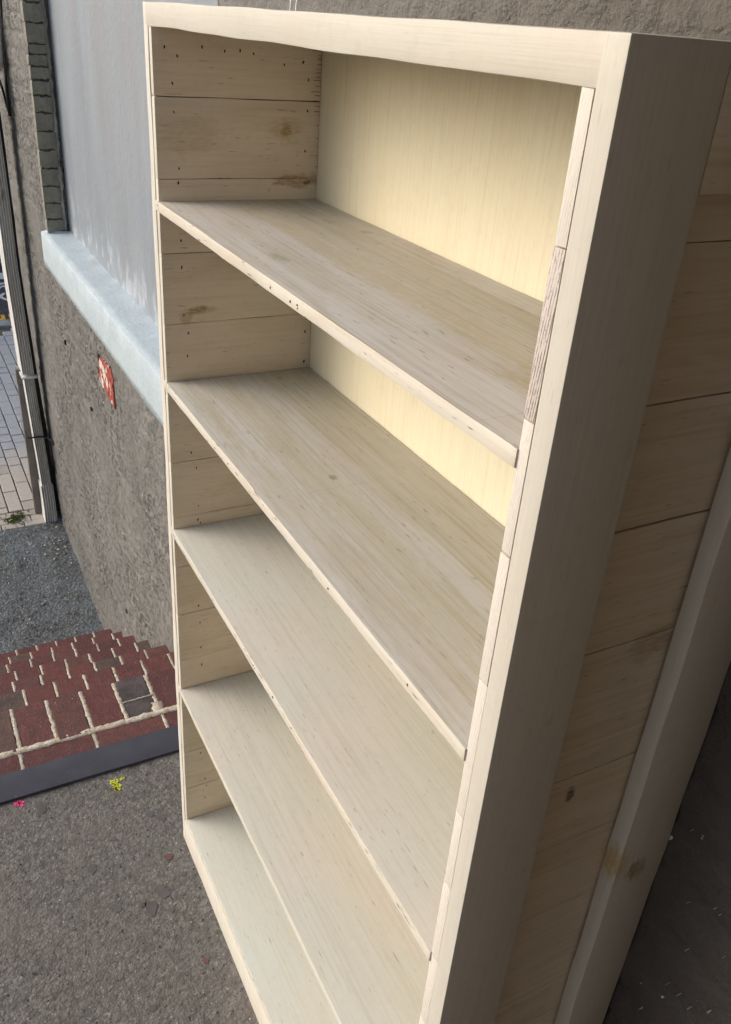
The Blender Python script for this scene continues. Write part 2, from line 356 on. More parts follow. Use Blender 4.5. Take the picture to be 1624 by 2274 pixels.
pm = paver_mesh(PL - 0.007, PWd - 0.007); pm.materials.append(M['paver'])
pms = paver_mesh(PWd * 0.72, PL * 0.5 - 0.006); pms.materials.append(M['paver'])
pmc = paver_mesh(PL * 0.5 - 0.007, PWd - 0.007); pmc.materials.append(M['paver'])
stuffbm = bmesh.new()
def place_paver(me, x, y, near):
    z = -1.222 + random.uniform(-0.0025, 0.0025); rx, ry = random.gauss(0, 0.006), random.gauss(0, 0.006)
    if near:
        o = link('paver', me, bed); o.location = (x, y, z); o.rotation_euler = (rx, ry, random.gauss(0, 0.008))
    else:
        t = bmesh.new(); t.from_mesh(me); t.transform(Matrix.Translation((x, y, z)) @ Matrix.Rotation(rx, 4, 'X') @ Matrix.Rotation(ry, 4, 'Y'))
        tm = bpy.data.meshes.new('t'); t.to_mesh(tm); t.free(); stuffbm.from_mesh(tm); bpy.data.meshes.remove(tm)
for r in range(-20, 26):                       # two short rows across the mouth of the lane
    y = r * PL * 0.5
    for q in range(3):
        place_paver(pms, -3.80 - PWd * 0.75 * (q + 0.52), y + q * 0.05, -0.5 < y < 0.5)
for r in range(-28, 34):
    y = 0.0475 + r * PWd
    off = (0.0, 0.165, 0.055, 0.22)[r % 4]
    for k in range(16):
        x = -4.03 - PL * (k + 0.5) + off - (0.0 if off else 0.0)
        if x + PL / 2 > -4.02: 
            continue
        if x - PL / 2 < -8.0: continue
        vis = -0.45 < y < 0.62 and x > -6.6
        if random.random() < 0.25:
            place_paver(pmc, x + PL / 4, y, vis); place_paver(pmc, x - PL / 4, y, vis)
        else: place_paver(pm, x, y, vis)
    xf = -4.02 - ((PL - off) if False else 0)
    gap = off
    if gap > 0.02:
        L0 = gap if gap < 0.17 else gap
        # fill between the cross rows and the first long paver
        x1 = -4.02; xs = -4.03 + off - PL * (1 if off > 0 else 0)
        w_ = x1 - (-4.03 - PL + off)
        if w_ > 0.03:
            mm = paver_mesh(w_ - 0.006, PWd - 0.007); mm.materials.append(M['paver'])
            place_paver(mm, x1 - w_ / 2, y, -0.45 < y < 0.62)
so_ = link('distant_pavers', finish(stuffbm, 'distant_pavers'), bed, [M['paver']]); so_['kind'] = 'stuff'
# kerb stones at the road
M['kerb'] = plain('grey_kerb_stone', (0.30, 0.31, 0.31), 0.85, 0.003, 90)
kb = empty('kerb', 'row of worn grey kerb stones between the paved lane and the road', 'kerb', (-8.12, 0, -1.22))
for k in range(-6, 8):
    st = board('kerb_stone', (-8.235 + 8.12, k * 0.6 + 0.004, -0.12), (-8.005 + 8.12, k * 0.6 + 0.592, 0.012), [M['kerb']], kb, jit=0.012, bev=0.01)
kb2 = empty('kerb', 'pale kerb at the far side of the road below the cream building', 'kerb', (-11.0, 0, -1.2))
for k in range(-6, 10): board('kerb_stone', (-0.12, k * 0.8, -0.13), (0.02, k * 0.8 + 0.79, 0.004), [M['kerb']], kb2, jit=0.006, bev=0.008)
# ---- building across the road
s = NB('cream_render', 0.85, 0.2)
c = s.mix(s.ramp(s.noise(s.obj, 3, 5, 0.7), 0.4, 0.65), (0.78, 0.64, 0.42), (0.82, 0.73, 0.55))
c = s.mix(s.math('MULTIPLY', s.ramp(s.noise(s.obj, 24, 4, 0.7), 0.5, 0.7), 0.35), c, (0.6, 0.48, 0.33))
M['cream'] = s.done(c, s.bump(s.noise(s.obj, 30, 4, 0.7), 0.01, 0.7))
M['glass'] = plain('dark_window_glass', (0.03, 0.035, 0.04), 0.08, 0.0001)
fb = empty('building', 'cream rendered building standing across the road', 'building', (-12.0, 0, -1.2))
board('facade', (-0.3, -14, 0), (0, 16, 4.6), [M['cream']], fb, jit=0.01, bev=0.01, seg=12)
board('plinth', (0.003, -14, 0), (0.05, 16, 0.3), [M['kerb']], fb, jit=0.004, bev=0.01, seg=12)
for k in range(5):
    y0 = -12 + k * 5.4
    wf = board('window', (0.003, y0, 2.2), (0.05, y0 + 1.5, 3.9), [M['kerb']], fb, jit=0, bev=0.006)
    board('pane', (0.053, y0 + 0.08, 2.28), (0.058, y0 + 1.42, 3.82), [M['glass']], wf, jit=0, bev=0)

# ============================================================ THE WALL
YW = 0.30
def course_h(x, z):
    ch = 0.0785; row = math.floor(z / ch); fz = z / ch - row
    bl = 0.205; xx = x + (0.5 * bl if row % 2 else 0) + 0.03 * noise.noise(Vector((row * 3.1, 0, 5))); fx = xx / bl - math.floor(xx / bl)
    jz = min(fz, 1 - fz) * ch; jx = min(fx, 1 - fx) * bl
    wob = 0.004 * noise.noise(Vector((x * 22, z * 22, 3)))
    g = min(jz, jx) + wob
    depth = 1 - min(1, max(0, (g - 0.002) / 0.006))
    bid = noise.noise(Vector((row * 7.7, math.floor(xx / bl) * 5.3, 1)))
    msk = 0.35 + 0.65 * max(0, min(1, 0.5 + 1.6 * noise.noise(Vector((x * 2.1, z * 2.1, 8)))))
    return -0.008 * depth * msk + 0.0030 * bid
def relief(x, z):
    p = Vector((x, 0, z))
    return (course_h(x, z) + 0.0045 * noise.noise(p * 9) + 0.0034 * noise.noise(p * 30) + 0.0024 * noise.noise(p * 70))
def wall_patch(bm, x0, x1, z0, z1, step, fine=True):
    nx = max(1, int((x1 - x0) / step)); nz = max(1, int((z1 - z0) / step)); g = []
    for i in range(nx + 1):
        for j in range(nz + 1):
            x = x0 + (x1 - x0) * i / nx; z = z0 + (z1 - z0) * j / nz
            h = relief(x, z) if fine else 0
            ex = 0.004 * noise.noise(Vector((1, 3, z * 25))) if (i == 0 or i == nx) and fine else 0
            g.append(bm.verts.new((x + ex, YW - h, z)))
    for i in range(nx):
        for j in range(nz):
            a = i * (nz + 1) + j
            f = bm.faces.new((g[a], g[a + nz + 1], g[a + nz + 2], g[a + 1])); f.smooth = True
def painted(name, c0, c1, c2, chip=0.0, sc_=1.0):
    s = NB(name, 0.72, 0.35); v = s.obj
    st = s.noise(s.mul(v, (3.0, 3.0, 1.2)), 1.2, 5, 0.6)
    c = s.mix(s.ramp(st, 0.35, 0.7), c0, c1)
    c = s.mix(s.math('MULTIPLY', s.ramp(s.noise(v, 13, 5, 0.65), 0.42, 0.7), 0.5), c, c2)
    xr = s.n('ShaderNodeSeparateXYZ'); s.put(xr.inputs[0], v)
    c = s.mix(s.ramp(xr.outputs[0], -0.9, 0.9), c, tuple(k * 0.48 * t for k, t in zip(c1, (1.06, 0.98, 0.94))))  # brown paint plus light falloff put into the colour, darker to the right
    # small dark pits and a few pale chips
    pit = s.noise(s.mul(v, (0.62, 1.0, 1.0)), 62, 5, 0.72)
    sx = s.n('ShaderNodeSeparateXYZ'); s.put(sx.inputs[0], v); keep = s.ramp(sx.outputs[0], -0.2, -0.9)
    area = s.ramp(s.noise(s.vmath('ADD', v, (4, 2, 9)), 2.3, 2), 0.38, 0.62)
    pf = s.math('MULTIPLY', s.math('MULTIPLY', s.ramp(pit, 0.52, 0.60), s.math('ADD', s.math('MULTIPLY', keep, 0.85), 0.15)), s.math('ADD', s.math('MULTIPLY', area, 0.55), 0.22))
    c = s.mix(pf, c, tuple(k * 0.30 for k in c0))
    big = s.math('MULTIPLY', s.ramp(s.noise(s.mul(v, (1, 1, 0.45)), 26, 2, 0.5), 0.73, 0.76), 0.95)
    c = s.mix(big, c, (0.015, 0.013, 0.012))
    wh = s.ramp(s.noise(s.vmath('ADD', v, (7, 7, 1)), 42, 2, 0.5), 0.755, 0.775)
    c = s.mix(wh, c, (0.62, 0.6, 0.56))
    h = s.math('SUBTRACT', s.math('ADD', s.noise(v, 46, 5, 0.6), s.math('MULTIPLY', s.noise(v, 170, 3), 0.35)), s.math('MULTIPLY', pf, 0.8))
    return s.done(c, s.bump(h, 0.009, 0.9))
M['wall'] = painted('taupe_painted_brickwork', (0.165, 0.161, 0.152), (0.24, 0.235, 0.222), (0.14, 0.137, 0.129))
M['walldark'] = painted('dark_grey_brickwork', (0.085, 0.083, 0.085), (0.12, 0.115, 0.113), (0.065, 0.06, 0.058))  # darker brickwork for the low part right of the bookcase
wall = empty('brick_wall', 'long brick wall painted taupe behind the bookcase, with a plastered recess', 'wall', (0, 0, 0))
NX0, NX1, NZ0, NZ1, YP = -3.08, -0.53, 0.73, 3.0, 0.405
bm = bmesh.new()
wall_patch(bm, -4.7, NX0, -1.5, 2.1, 0.0125)
wall_patch(bm, NX0, -0.30, -1.5, NZ0 - 0.0, 0.0125)
wall_patch(bm, -0.30, 0.95, -0.1, NZ0, 0.1, False)
wall_patch(bm, NX1, 1.35, NZ0, 2.1, 0.0125)
wall_patch(bm, 1.35, 4.0, NZ0, 2.1, 0.2, False); wall_patch(bm, 0.95, 1.5, -0.1, NZ0, 0.0125); wall_patch(bm, 1.5, 4.0, -0.1, NZ0, 0.2, False)
wall_patch(bm, -4.7, NX0, 2.1, 5.0, 0.2, False); wall_patch(bm, NX1, 4.0, 2.1, 5.0, 0.2, False); wall_patch(bm, NX0, NX1, NZ1, 5.0, 0.2, False)
bm.normal_update()
# body behind (recess sides, top, end of the wall)
for q in (((-4.7, YW, -1.5), (-4.7, 3.0, -1.5), (-4.7, 3.0, 5), (-4.7, YW, 5)), ((-4.7, YW, 5), (4, YW, 5), (4, 3.0, 5), (-4.7, 3.0, 5)), ((-4.7, 3.0, -1.5), (4, 3.0, -1.5), (4, 3.0, 5), (-4.7, 3.0, 5)),
          ((NX0, YW, NZ1), (NX1, YW, NZ1), (NX1, YP, NZ1), (NX0, YP, NZ1)), ((NX1, YW, NZ0), (NX1, YP, NZ0), (NX1, YP, NZ1), (NX1, YW, NZ1)),
          ((NX0 - 0.012, YW + 0.004, NZ0), (NX0 - 0.012, YP + .01, NZ0), (NX0 - 0.012, YP + .01, NZ1), (NX0 - 0.012, YW + 0.004, NZ1))):
    bm.faces.new([bm.verts.new(p) for p in q])
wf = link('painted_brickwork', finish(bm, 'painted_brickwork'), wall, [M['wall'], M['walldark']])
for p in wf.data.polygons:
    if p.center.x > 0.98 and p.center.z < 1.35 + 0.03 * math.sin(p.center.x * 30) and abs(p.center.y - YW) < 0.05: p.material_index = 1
# reveal bricks, each laid on its own
s = NB('olive_painted_brick', 0.75, 0.3); v = s.rndoff(20)
c = s.mix(s.ramp(s.noise(v, 20, 5, 0.7), 0.35, 0.7), (0.215, 0.207, 0.168), (0.31, 0.30, 0.245))
M['revealbrick'] = s.done(c, s.bump(s.noise(v, 60, 5, 0.7), 0.006, 0.8))
M['pointing'] = plain('painted_pointing', (0.40, 0.38, 0.34), 0.85, 0.005, 60)
zz = [0.800, 0.860, 0.935, 1.012, 1.094, 1.174, 1.255, 1.335, 1.406, 1.469, 1.524, 1.572, 1.615, 1.697, 1.775, 1.85]
while zz[-1] < NZ1 - 0.1: zz.append(zz[-1] + 0.079)
for i in range(len(zz) - 1):
    a, b = zz[i] + 0.003, zz[i + 1] - 0.003
    e = random.uniform(-0.004, 0.004)
    board('brick', (NX0 - 0.05, YW - 0.003 + random.uniform(-0.003, 0.002) + (0.008 if 10 < i < 12 else 0), a), (NX0 + random.uniform(-0.002, 0.004), YP - 0.024 + e, b), [M['revealbrick']], wall, jit=0.0095, bev=0.005, wave=60, seg=7)
board('pointing', (NX0 - 0.04, YP - 0.028, NZ0), (NX0 - 0.004, YP - 0.012, NZ1 - 0.002), [M['pointing']], wall, jit=0.009, bev=0.003, wave=40, seg=140)
# plaster infill
s = NB('pale_grey_plaster', 0.6, 0.4); v = s.obj
st = s.noise(s.mul(v, (3.5, 3.5, 0.9)), 1.4, 5, 0.62); sp = s.noise(s.mul(v, (70, 70, 45)), 1, 3, 0.6)
c = s.mix(s.ramp(st, 0.35, 0.68), (0.225, 0.255, 0.295), (0.28, 0.32, 0.365))
c = s.mix(s.math('MULTIPLY', s.ramp(s.noise(s.mul(v, (2.2, 2.2, 0.5)), 1, 3), 0.45, 0.6), 0.4), c, (0.29, 0.285, 0.30))
c = s.mix(s.math('MULTIPLY', s.ramp(sp, 0.66, 0.72), 0.6), c, (0.17, 0.165, 0.16))
sepz = s.n('ShaderNodeSeparateXYZ'); s.put(sepz.inputs[0], v)
low = s.math('MULTIPLY', s.ramp(sepz.outputs[2], 1.05, 0.8), s.ramp(s.noise(s.mul(v, (14, 14, 9)), 1, 4, 0.6), 0.5, 0.62))
c = s.mix(s.math('MULTIPLY', low, 0.6), c, (0.56, 0.6, 0.64))
M['plaster'] = s.done(c, s.bump(s.noise(v, 34, 5, 0.65), 0.006, 0.5), 0.5)
board('plaster_infill', (NX0 - 0.006, YP, NZ0 + 0.05), (NX1 + 0.0, YP + 0.03, NZ1 - 0.002), [M['plaster']], wall, jit=0.004, bev=0, seg=60, wave=3)
# sill
s = NB('pale_blue_sill_paint', 0.7, 0.3); v = s.obj
c = s.mix(s.ramp(s.noise(v, 9, 5, 0.6), 0.4, 0.68), (0.42, 0.50, 0.55), (0.48, 0.56, 0.60))
c = s.mix(s.math('MULTIPLY', s.ramp(s.noise(v, 90, 5, 0.75), 0.5, 0.66), 0.45), c, (0.30, 0.34, 0.37))
for (cx, cy, rx, ry) in ((-2.47, 0.388, 0.07, 0.012), (-1.75, 0.385, 0.03, 0.006), (-1.24, 0.375, 0.04, 0.010)):
    d = s.vmath('LENGTH', s.mul(s.vmath('SUBTRACT', v, (cx, cy, 0.8)), (1 / rx, 1 / ry, 8)), (0, 0, 0))
    d = s.math('ADD', d, s.math('MULTIPLY', s.noise(v, 90, 3), 1.3))
    c = s.mix(s.math('MULTIPLY', s.ramp(d, 1.5, 0.9), 0.45), c, (0.55, 0.34, 0.16))
M['sill'] = s.done(c, s.bump(s.noise(v, 60, 5, 0.65), 0.005, 0.7))
bm = bmesh.new(); prof = [(0.2785, 0.628), (0.277, 0.66), (0.2765, 0.72), (0.277, 0.784), (0.281, 0.7925), (0.31, 0.7945), (0.35, 0.797), (0.39, 0.80), (0.409, 0.803)]
N = 190; rows_ = []
for i in range(N + 1):
    x = -3.14 + (NX1 - (-3.14) - 0.003) * i / N; r = []
    for k, (y, z) in enumerate(prof):
        if k == len(prof) - 1 and x < NX0 + 0.005: y = 0.305
        elif k > 4 and x < NX0 + 0.005: y = min(y, 0.298)
        j = 0.002 * noise.noise(Vector((x * 14, 0.7, 3))) + 0.0035 * noise.noise(Vector((x * 45, k * 1.7, 9)))
        jz = 0.006 * noise.noise(Vector((x * 22, 0.5, k))) if k in (0, len(prof) - 1) else j * 0.6
        r.append(bm.verts.new((x, y - j * (0 if k == 8 else 1), z + jz)))
    r = [bm.verts.new((x, 0.31, 0.622))] + r
    rows_.append(r)
for a, b in zip(rows_[:-1], rows_[1:]):
    for k in range(len(a) - 1):
        f = bm.faces.new((a[k], b[k], b[k + 1], a[k + 1])); f.smooth = True
bm.faces.new(rows_[0])
bmesh.ops.recalc_face_normals(bm, faces=bm.faces[:])
sill = link('sill', finish(bm, 'sill'), wall, [M['sill']]); sill['label'] = 'pale blue painted sill under the recess'
# bare brick patch where paint has come off
s = NB('chipped_red_brick', 0.85, 0.2); v = s.obj
c = s.mix(s.ramp(s.noise(v, 50, 4, 0.7), 0.4, 0.6), (0.36, 0.085, 0.065), (0.25, 0.06, 0.045))
c = s.mix(s.ramp(s.noise(s.vmath('ADD', v, (3, 3, 3)), 22, 3, 0.6), 0.56, 0.6), c, (0.62, 0.57, 0.52))
c = s.mix(s.ramp(s.noise(s.vmath('ADD', v, (6, 3, 1)), 26, 2, 0.6), 0.66, 0.69), c, (0.02, 0.015, 0.015))
M['chip'] = s.done(c, s.bump(s.noise(v, 70, 4, 0.7), 0.006, 0.8))
M['hole'] = plain('dark_hole', (0.012, 0.01, 0.009), 0.9)
chp = [(-2.042, 0.522), (-1.99, 0.530), (-1.937, 0.520), (-1.90, 0.535), (-1.86, 0.528), (-1.823, 0.497), (-1.85, 0.470), (-1.838, 0.440), (-1.833, 0.371), (-1.88, 0.38), (-1.922, 0.365), (-1.96, 0.385), (-2.017, 0.388), (-2.06, 0.40), (-2.097, 0.396), (-2.12, 0.427), (-2.09, 0.45), (-2.098, 0.482)]
def wall_polys(name, polys, mat, proud=0.0045, th=0.004):
    bm = bmesh.new()
    for p in polys:
        fr = [bm.verts.new((x, YW - proud, z)) for x, z in p]; bk = [bm.verts.new((x, YW + 0.004, z)) for x, z in p]
        bm.faces.new(fr)
        for i in range(len(p)): bm.faces.new((fr[i], fr[(i + 1) % len(p)], bk[(i + 1) % len(p)], bk[i]))
    bmesh.ops.recalc_face_normals(bm, faces=bm.faces[:]); bmesh.ops.triangulate(bm, faces=bm.faces[:])
    return link(name, finish(bm, name), wall, [mat])
def roughpoly(p, amp, n=3):
    out = []
    for i in range(len(p)):
        a, b = Vector(p[i]), Vector(p[(i + 1) % len(p)])
        for k in range(n): q = a.lerp(b, k / n); out.append((q.x + random.uniform(-amp, amp), q.y + random.uniform(-amp, amp)))
    return out
o = wall_polys('bare_brick_patch', [roughpoly(chp, 0.006)], M['chip']); o['label'] = 'red brick showing where the paint has chipped away'
def blob(cx, cz, rx, rz, n=9): return [(cx + rx * math.cos(2 * math.pi * i / n) * random.uniform(0.7, 1.2), cz + rz * math.sin(2 * math.pi * i / n) * random.uniform(0.7, 1.2)) for i in range(n)]
o = wall_polys('paint_hole', [blob(-2.085, 0.505, 0.018, 0.016, 13), blob(-2.10, 0.44, 0.014, 0.014, 13), blob(-2.36, 0.16, 0.014, 0.008, 13), blob(-1.93, -0.70, 0.014, 0.010, 13), blob(-1.77, -0.79, 0.009, 0.014, 13), blob(-2.9, 0.30, 0.006, 0.012, 13)], M['hole'], 0.0055); o['kind'] = 'stuff'
o = wall_polys('pale_paint_fleck', [blob(x, z, r * 0.28 * random.uniform(.3, 1), r * 0.26 * random.uniform(.3, 1), 7) for x, z, r in [(1.064, 1.025, .002), (1.121, .959, .0022), (1.129, .958, .0025), (1.109, .867, .004), (1.072, .749, .004), (1.083, .71, .005), (1.138, .794, .0055), (1.16, .821, .005), (1.103, .792, .003), (1.12, .794, .003), (1.09, .93, .0015), (1.15, .91, .0015), (-2.42, 0.19, 0.012), (-1.80, -0.66, 0.01)]], M['sill'], 0.004); o['kind'] = 'stuff'

# ---- unseen wall and roof slab, added to block and warm light on the right
M['shade'] = plain('blocker_dark_grey', (0.04, 0.034, 0.028), 0.9, 0.004, 30)
pb = empty('building', 'unseen wall and roof added to shade and warm the right side of the bookcase', 'building', (2.1, 0, 0))
M['warm'] = plain('blocker_warm_brown', (0.125, 0.096, 0.066), 0.9, 0.004, 30)  # brown chosen for its warm bounce onto the bookcase side
board('shade_wall', (0, -1.9, 0), (0.3, 0.27, 4.6), [M['warm']], pb, jit=0.004, bev=0.01, seg=12)
board('shade_overhang', (-1.75, -0.42, 2.32), (-0.003, 0.27, 2.5), [M['shade']], pb, jit=0.002, bev=0.01, seg=8)

# ============================================================ BRICK STEPS
steps = empty('brick_steps', 'flight of red brick steps with pale mortar going down beside the wall', 'steps', (0, 0, 0))
s = NB('red_step_brick', 0.8, 0.3); v = s.rndoff(30)
c = s.cramp(s.oi.outputs['Random'], [(0.0, (0.115, 0.045, 0.045)), (0.5, (0.165, 0.056, 0.052)), (0.74, (0.14, 0.062, 0.056)), (0.92, (0.13, 0.085, 0.07)), (0.985, (0.09, 0.074, 0.07))])
c = s.mix(s.math('MULTIPLY', s.ramp(s.noise(v, 28, 6, 0.75), 0.4, 0.64), 0.75), c, s.mix(0.65, c, (0.055, 0.04, 0.042)))
c = s.mix(s.math('MULTIPLY', s.ramp(s.noise(s.vmath('ADD', v, (2, 8, 5)), 60, 6, 0.75), 0.52, 0.68), 0.45), c, (0.26, 0.12, 0.10))
c = s.mix(s.math('MULTIPLY', s.ramp(s.noise(v, 230, 3, 0.6), 0.62, 0.7), 0.8), c, (0.012, 0.008, 0.008))
c = s.mix(s.math('MULTIPLY', s.ramp(s.noise(s.vmath('ADD', v, (5, 5, 5)), 150, 2, 0.6), 0.70, 0.75), 0.7), c, (0.5, 0.42, 0.36))
M['brick'] = s.done(c, s.bump(s.noise(v, 150, 5, 0.75), 0.004, 0.9))
M['brick_dark'] = plain('dark_step_brick', (0.075, 0.06, 0.062), 0.8, 0.003, 150, 0.4)
s = NB('pale_mortar', 0.9, 0.2); v = s.obj
c = s.mix(s.ramp(s.noise(v, 40, 4, 0.7), 0.4, 0.65), (0.50, 0.42, 0.31), (0.66, 0.63, 0.57))
M['mortar'] = s.done(s.mix(s.ramp(s.noise(v, 170, 4, 0.7), 0.55, 0.66), c, (0.25, 0.19, 0.12)), s.bump(s.noise(v, 120, 5, 0.75), 0.006, 0.9))
noses = [(-0.635, 0.0), (-0.95, -0.2), (-1.25, -0.40), (-1.56, -0.60), (-1.86, -0.79), (-2.13, -0.96), (-2.41, -1.14)]
YS0, YS1 = -2.2, 0.285
SPY = 0.0975
bricks_m = []
for var in range(5):
    bm = bmesh.new(); n = 4; 
    box_bm(bm, (-0.092, -0.0435, -0.045), (0.092, 0.0435, 0))
    bmesh.ops.subdivide_edges(bm, edges=bm.edges[:], cuts=3, use_grid_fill=True)
    for vv in bm.verts:
        q = vv.co * 1.0
        vv.co += Vector((noise.noise(q * 40 + Vector((var * 9, 0, 0))), noise.noise(q * 40 + Vector((0, var * 9, 3))), 0.5 * noise.noise(q * 30 + Vector((3, 0, var * 9))))) * 0.0035
    bm.normal_update()
    bmesh.ops.bevel(bm, geom=[e for e in bm.edges if len(e.link_faces) == 2 and e.calc_face_angle(0) > 0.9], offset=0.003, segments=1, affect='EDGES')
    me = finish(bm, 'brick'); me.materials.append(M['brick']); bricks_m.append(me)
mort = bmesh.new()
def ribbon(p0, p1, wd, z, seed, h=0.004, n=None):
    p0, p1 = Vector((*p0, 0)), Vector((*p1, 0)); L = (p1 - p0).length; n = n or max(6, int(L / 0.007)); d = (p1 - p0).normalized(); s_ = Vector((-d.y, d.x, 0)); pr = None
    for i in range(n + 1):
        c_ = p0.lerp(p1, i / n)
        a = wd / 2 * (1 + 0.6 * noise.noise(Vector((i * 0.31, seed, 0)))) + 0.0035 * noise.noise(Vector((i * 0.9, seed, 5))); b = wd / 2 * (1 + 0.6 * noise.noise(Vector((i * 0.31, seed, 9)))) + 0.0035 * noise.noise(Vector((i * 0.9, seed, 7)))
        zt = z - 0.0013 + 0.0010 * noise.noise(Vector((i * 0.7, seed, 2)))
        r = [mort.verts.new((*(c_ - s_ * (a + 0.0004)).xy, z - h)), mort.verts.new((*(c_ - s_ * a * 0.95).xy, zt)), mort.verts.new((*(c_ + s_ * b * 0.95).xy, zt)), mort.verts.new((*(c_ + s_ * (b + 0.0004)).xy, z - h))]
        if pr:
            for k in range(3): f = mort.faces.new((pr[k], pr[k + 1], r[k + 1], r[k])); f.smooth = True
        pr = r
body = bmesh.new()
prevx = -0.37
for i, (nx, nz) in enumerate(noses):
    inner = (-0.462 if i == 0 else noses[i - 1][0] - 0.01)
    # mortar body of this step
    box_bm(body, (nx + 0.006, YS0, -1.5), ((-0.375 if i == 0 else noses[i - 1][0] + 0.004), YS1, nz - 0.006))
    off = (0.0735, 0.035, 0.02, 0.05, 0.035, 0.06, 0.015)[i]
    y = YS1 + 0.02 - (0.0 if i == 0 else 0)
    k = 0
    # joints start so that row 0 matches the photo: joints at y = 0.0735 - k*SPY
    j0 = off + SPY * (math.ceil((YS1 - off) / SPY) + 1)
    yy = j0
    while yy > YS0:
        lo, hi = yy - SPY, yy; yc = (lo + hi) / 2
        if lo > YS1 - 0.004: yy -= SPY; continue
        o = link('brick', bricks_m[(i * 3 + k) % 5] if not (i == 0 and abs(yc - 0.0247) < 0.02) else bricks_m[1].copy(), steps)
        if i == 0 and abs(yc - 0.0247) < 0.02: o.data.materials.clear(); o.data.materials.append(M['brick_dark']); o['label'] = 'dark charcoal brick crossed by a thin pale mortar line'
        o.location = (nx + 0.092, yc + random.uniform(-.001, .001), nz + random.uniform(-0.0015, 0.001)); o.rotation_euler = (random.gauss(0, .008), random.gauss(0, .008), random.gauss(0, .01) + (math.pi if k % 2 else 0))
        k += 1
        if lo > YS0:
            ribbon((nx + 0.003, lo + random.uniform(-.001, .001)), (nx + 0.190, lo + random.uniform(-.0015, .0015)), 0.0115 if i == 0 else 0.0095, nz + 0.0006, i * 50 + k)
        yy -= SPY
    if i == 0: ribbon((-0.4535, YS1), (-0.4535, YS0), 0.021, 0.0022, 991)
    if i == 0: ribbon((-0.535, 0.071), (-0.532, -0.021), 0.0035, 0.0032, 77)
    if i > 0:   # inner half of the tread
        ribbon((nx + 0.195, YS1), (nx + 0.195, YS0), 0.018, nz - 0.001, 300 + i)
    # riser bricks under each nose: a course of headers seen only from the street
# wall-side lumps of mortar
ribbon((-0.50, 0.072), (-0.462, 0.068), 0.034, 0.0018, 41)
ob = link('step_body', finish(body, 'step_body'), steps, [M['mortar']])
om = link('mortar', finish(mort, 'mortar'), steps, [M['mortar']]); om['kind'] = 'stuff'
# stretcher bricks between the mortar line and the steel edge
yb = 0.2705
sbm = []
for var in range(2):
    bm = bmesh.new(); box_bm(bm, (-0.038, -0.0925, -0.045), (0.038, 0.0925, 0))
    bmesh.ops.subdivide_edges(bm, edges=bm.edges[:], cuts=3, use_grid_fill=True)
    for vv in bm.verts: vv.co += Vector((noise.noise(vv.co * 40), noise.noise(vv.co * 40 + Vector((0, 9, 3))), 0.5 * noise.noise(vv.co * 30 + Vector((3, 0, var * 9))))) * 0.002
    me = finish(bm, 'brick'); me.materials.append(M['brick']); sbm.append(me)
mort2 = mort = bmesh.new()
for k in range(13):
    yc = 0.0735 + 0.0985 + 0.0 - k * 0.197
    if yc + 0.0925 > 0.29: continue
    o = link('brick', sbm[k % 2], steps, loc=(-0.404, yc, -0.0005)); o.rotation_euler = (random.gauss(0, .006), random.gauss(0, .006), 0)
    ribbon((-0.442, yc - 0.0985), (-0.37, yc - 0.0985), 0.011, 0.0004, 600 + k)
o2 = link('mortar', finish(mort, 'mortar'), steps, [M['mortar']]); o2['kind'] = 'stuff'
# ---- steel edge
s = NB('slate_blue_steel', 0.6, 0.35); v = s.obj
c = s.mix(s.ramp(s.noise(v, 14, 4), 0.4, 0.7), (0.042, 0.044, 0.06), (0.056, 0.058, 0.076))
c = s.mix(s.ramp(s.noise(v, 160, 2), 0.75, 0.78), c, (0.35, 0.34, 0.33))
M['steel'] = s.done(c, s.bump(s.noise(v, 40, 4), 0.001, 0.5))
o = board('steel_edging', (-0.374, -2.2, -0.05), (-0.279, 0.284, 0.009), [M['steel']], None, jit=0.0012, bev=0.002, seg=80, wave=4)
tag(o, 'flat slate blue steel strip edging the top of the brick steps', 'edging strip')
# ============================================================ DOWNPIPE AND NEIGHBOURS
s = NB('weathered_pale_pipe', 0.55, 0.4); v = s.obj
c = s.mix(s.ramp(s.noise(s.mul(v, (30, 30, 3)), 1, 5, 0.65), 0.38, 0.66), (0.62, 0.61, 0.57), (0.78, 0.79, 0.77))
c = s.mix(s.math('MULTIPLY', s.ramp(s.noise(s.mul(v, (50, 50, 9)), 1, 4, 0.7), 0.58, 0.7), 0.75), c, (0.12, 0.10, 0.08))
M['pipe'] = s.done(c, s.bump(s.noise(v, 90, 3), 0.001, 0.4))
M['black'] = plain('black_rubber_and_shade', (0.008, 0.008, 0.009), 0.7)  # cables and tie, and the strip that stands in for shade behind the pipe
M['brownmetal'] = plain('brown_grey_metal', (0.17, 0.15, 0.14), 0.6, 0.0005, 60)
PX, PY0, PY1 = -3.872, 0.196, 0.262
dp = empty('downpipe', 'weathered pale fluted downpipe at the end of the taupe wall', 'drainpipe', (PX, 0.21, -1.21))
def bow(z):
    T = [(-1.3, .277), (-1.1, .274), (-.84, .267), (-.37, .250), (.08, .238), (.45, .229), (.84, .230), (1.28, .226), (2, .214), (5, .214)]
    z = max(-1.3, min(5, z))
    for (a, p), (b, q) in zip(T[:-1], T[1:]):
        if a <= z <= b: return p + (q - p) * (z - a) / (b - a) - PY1
def flute_prof(x0, x1, y0, y1, n=5):
    pts = [(x0, y0), (x1, y0)]
    for k in range(n):
        a = y0 + (y1 - y0) * (k + 0.18) / n; b = y0 + (y1 - y0) * (k + 0.62) / n
        pts += [(x1, a), (x1 - 0.016, a + 0.003), (x1 - 0.016, b), (x1, b + 0.003)]
    pts += [(x1, y1), (x0, y1)]; return pts
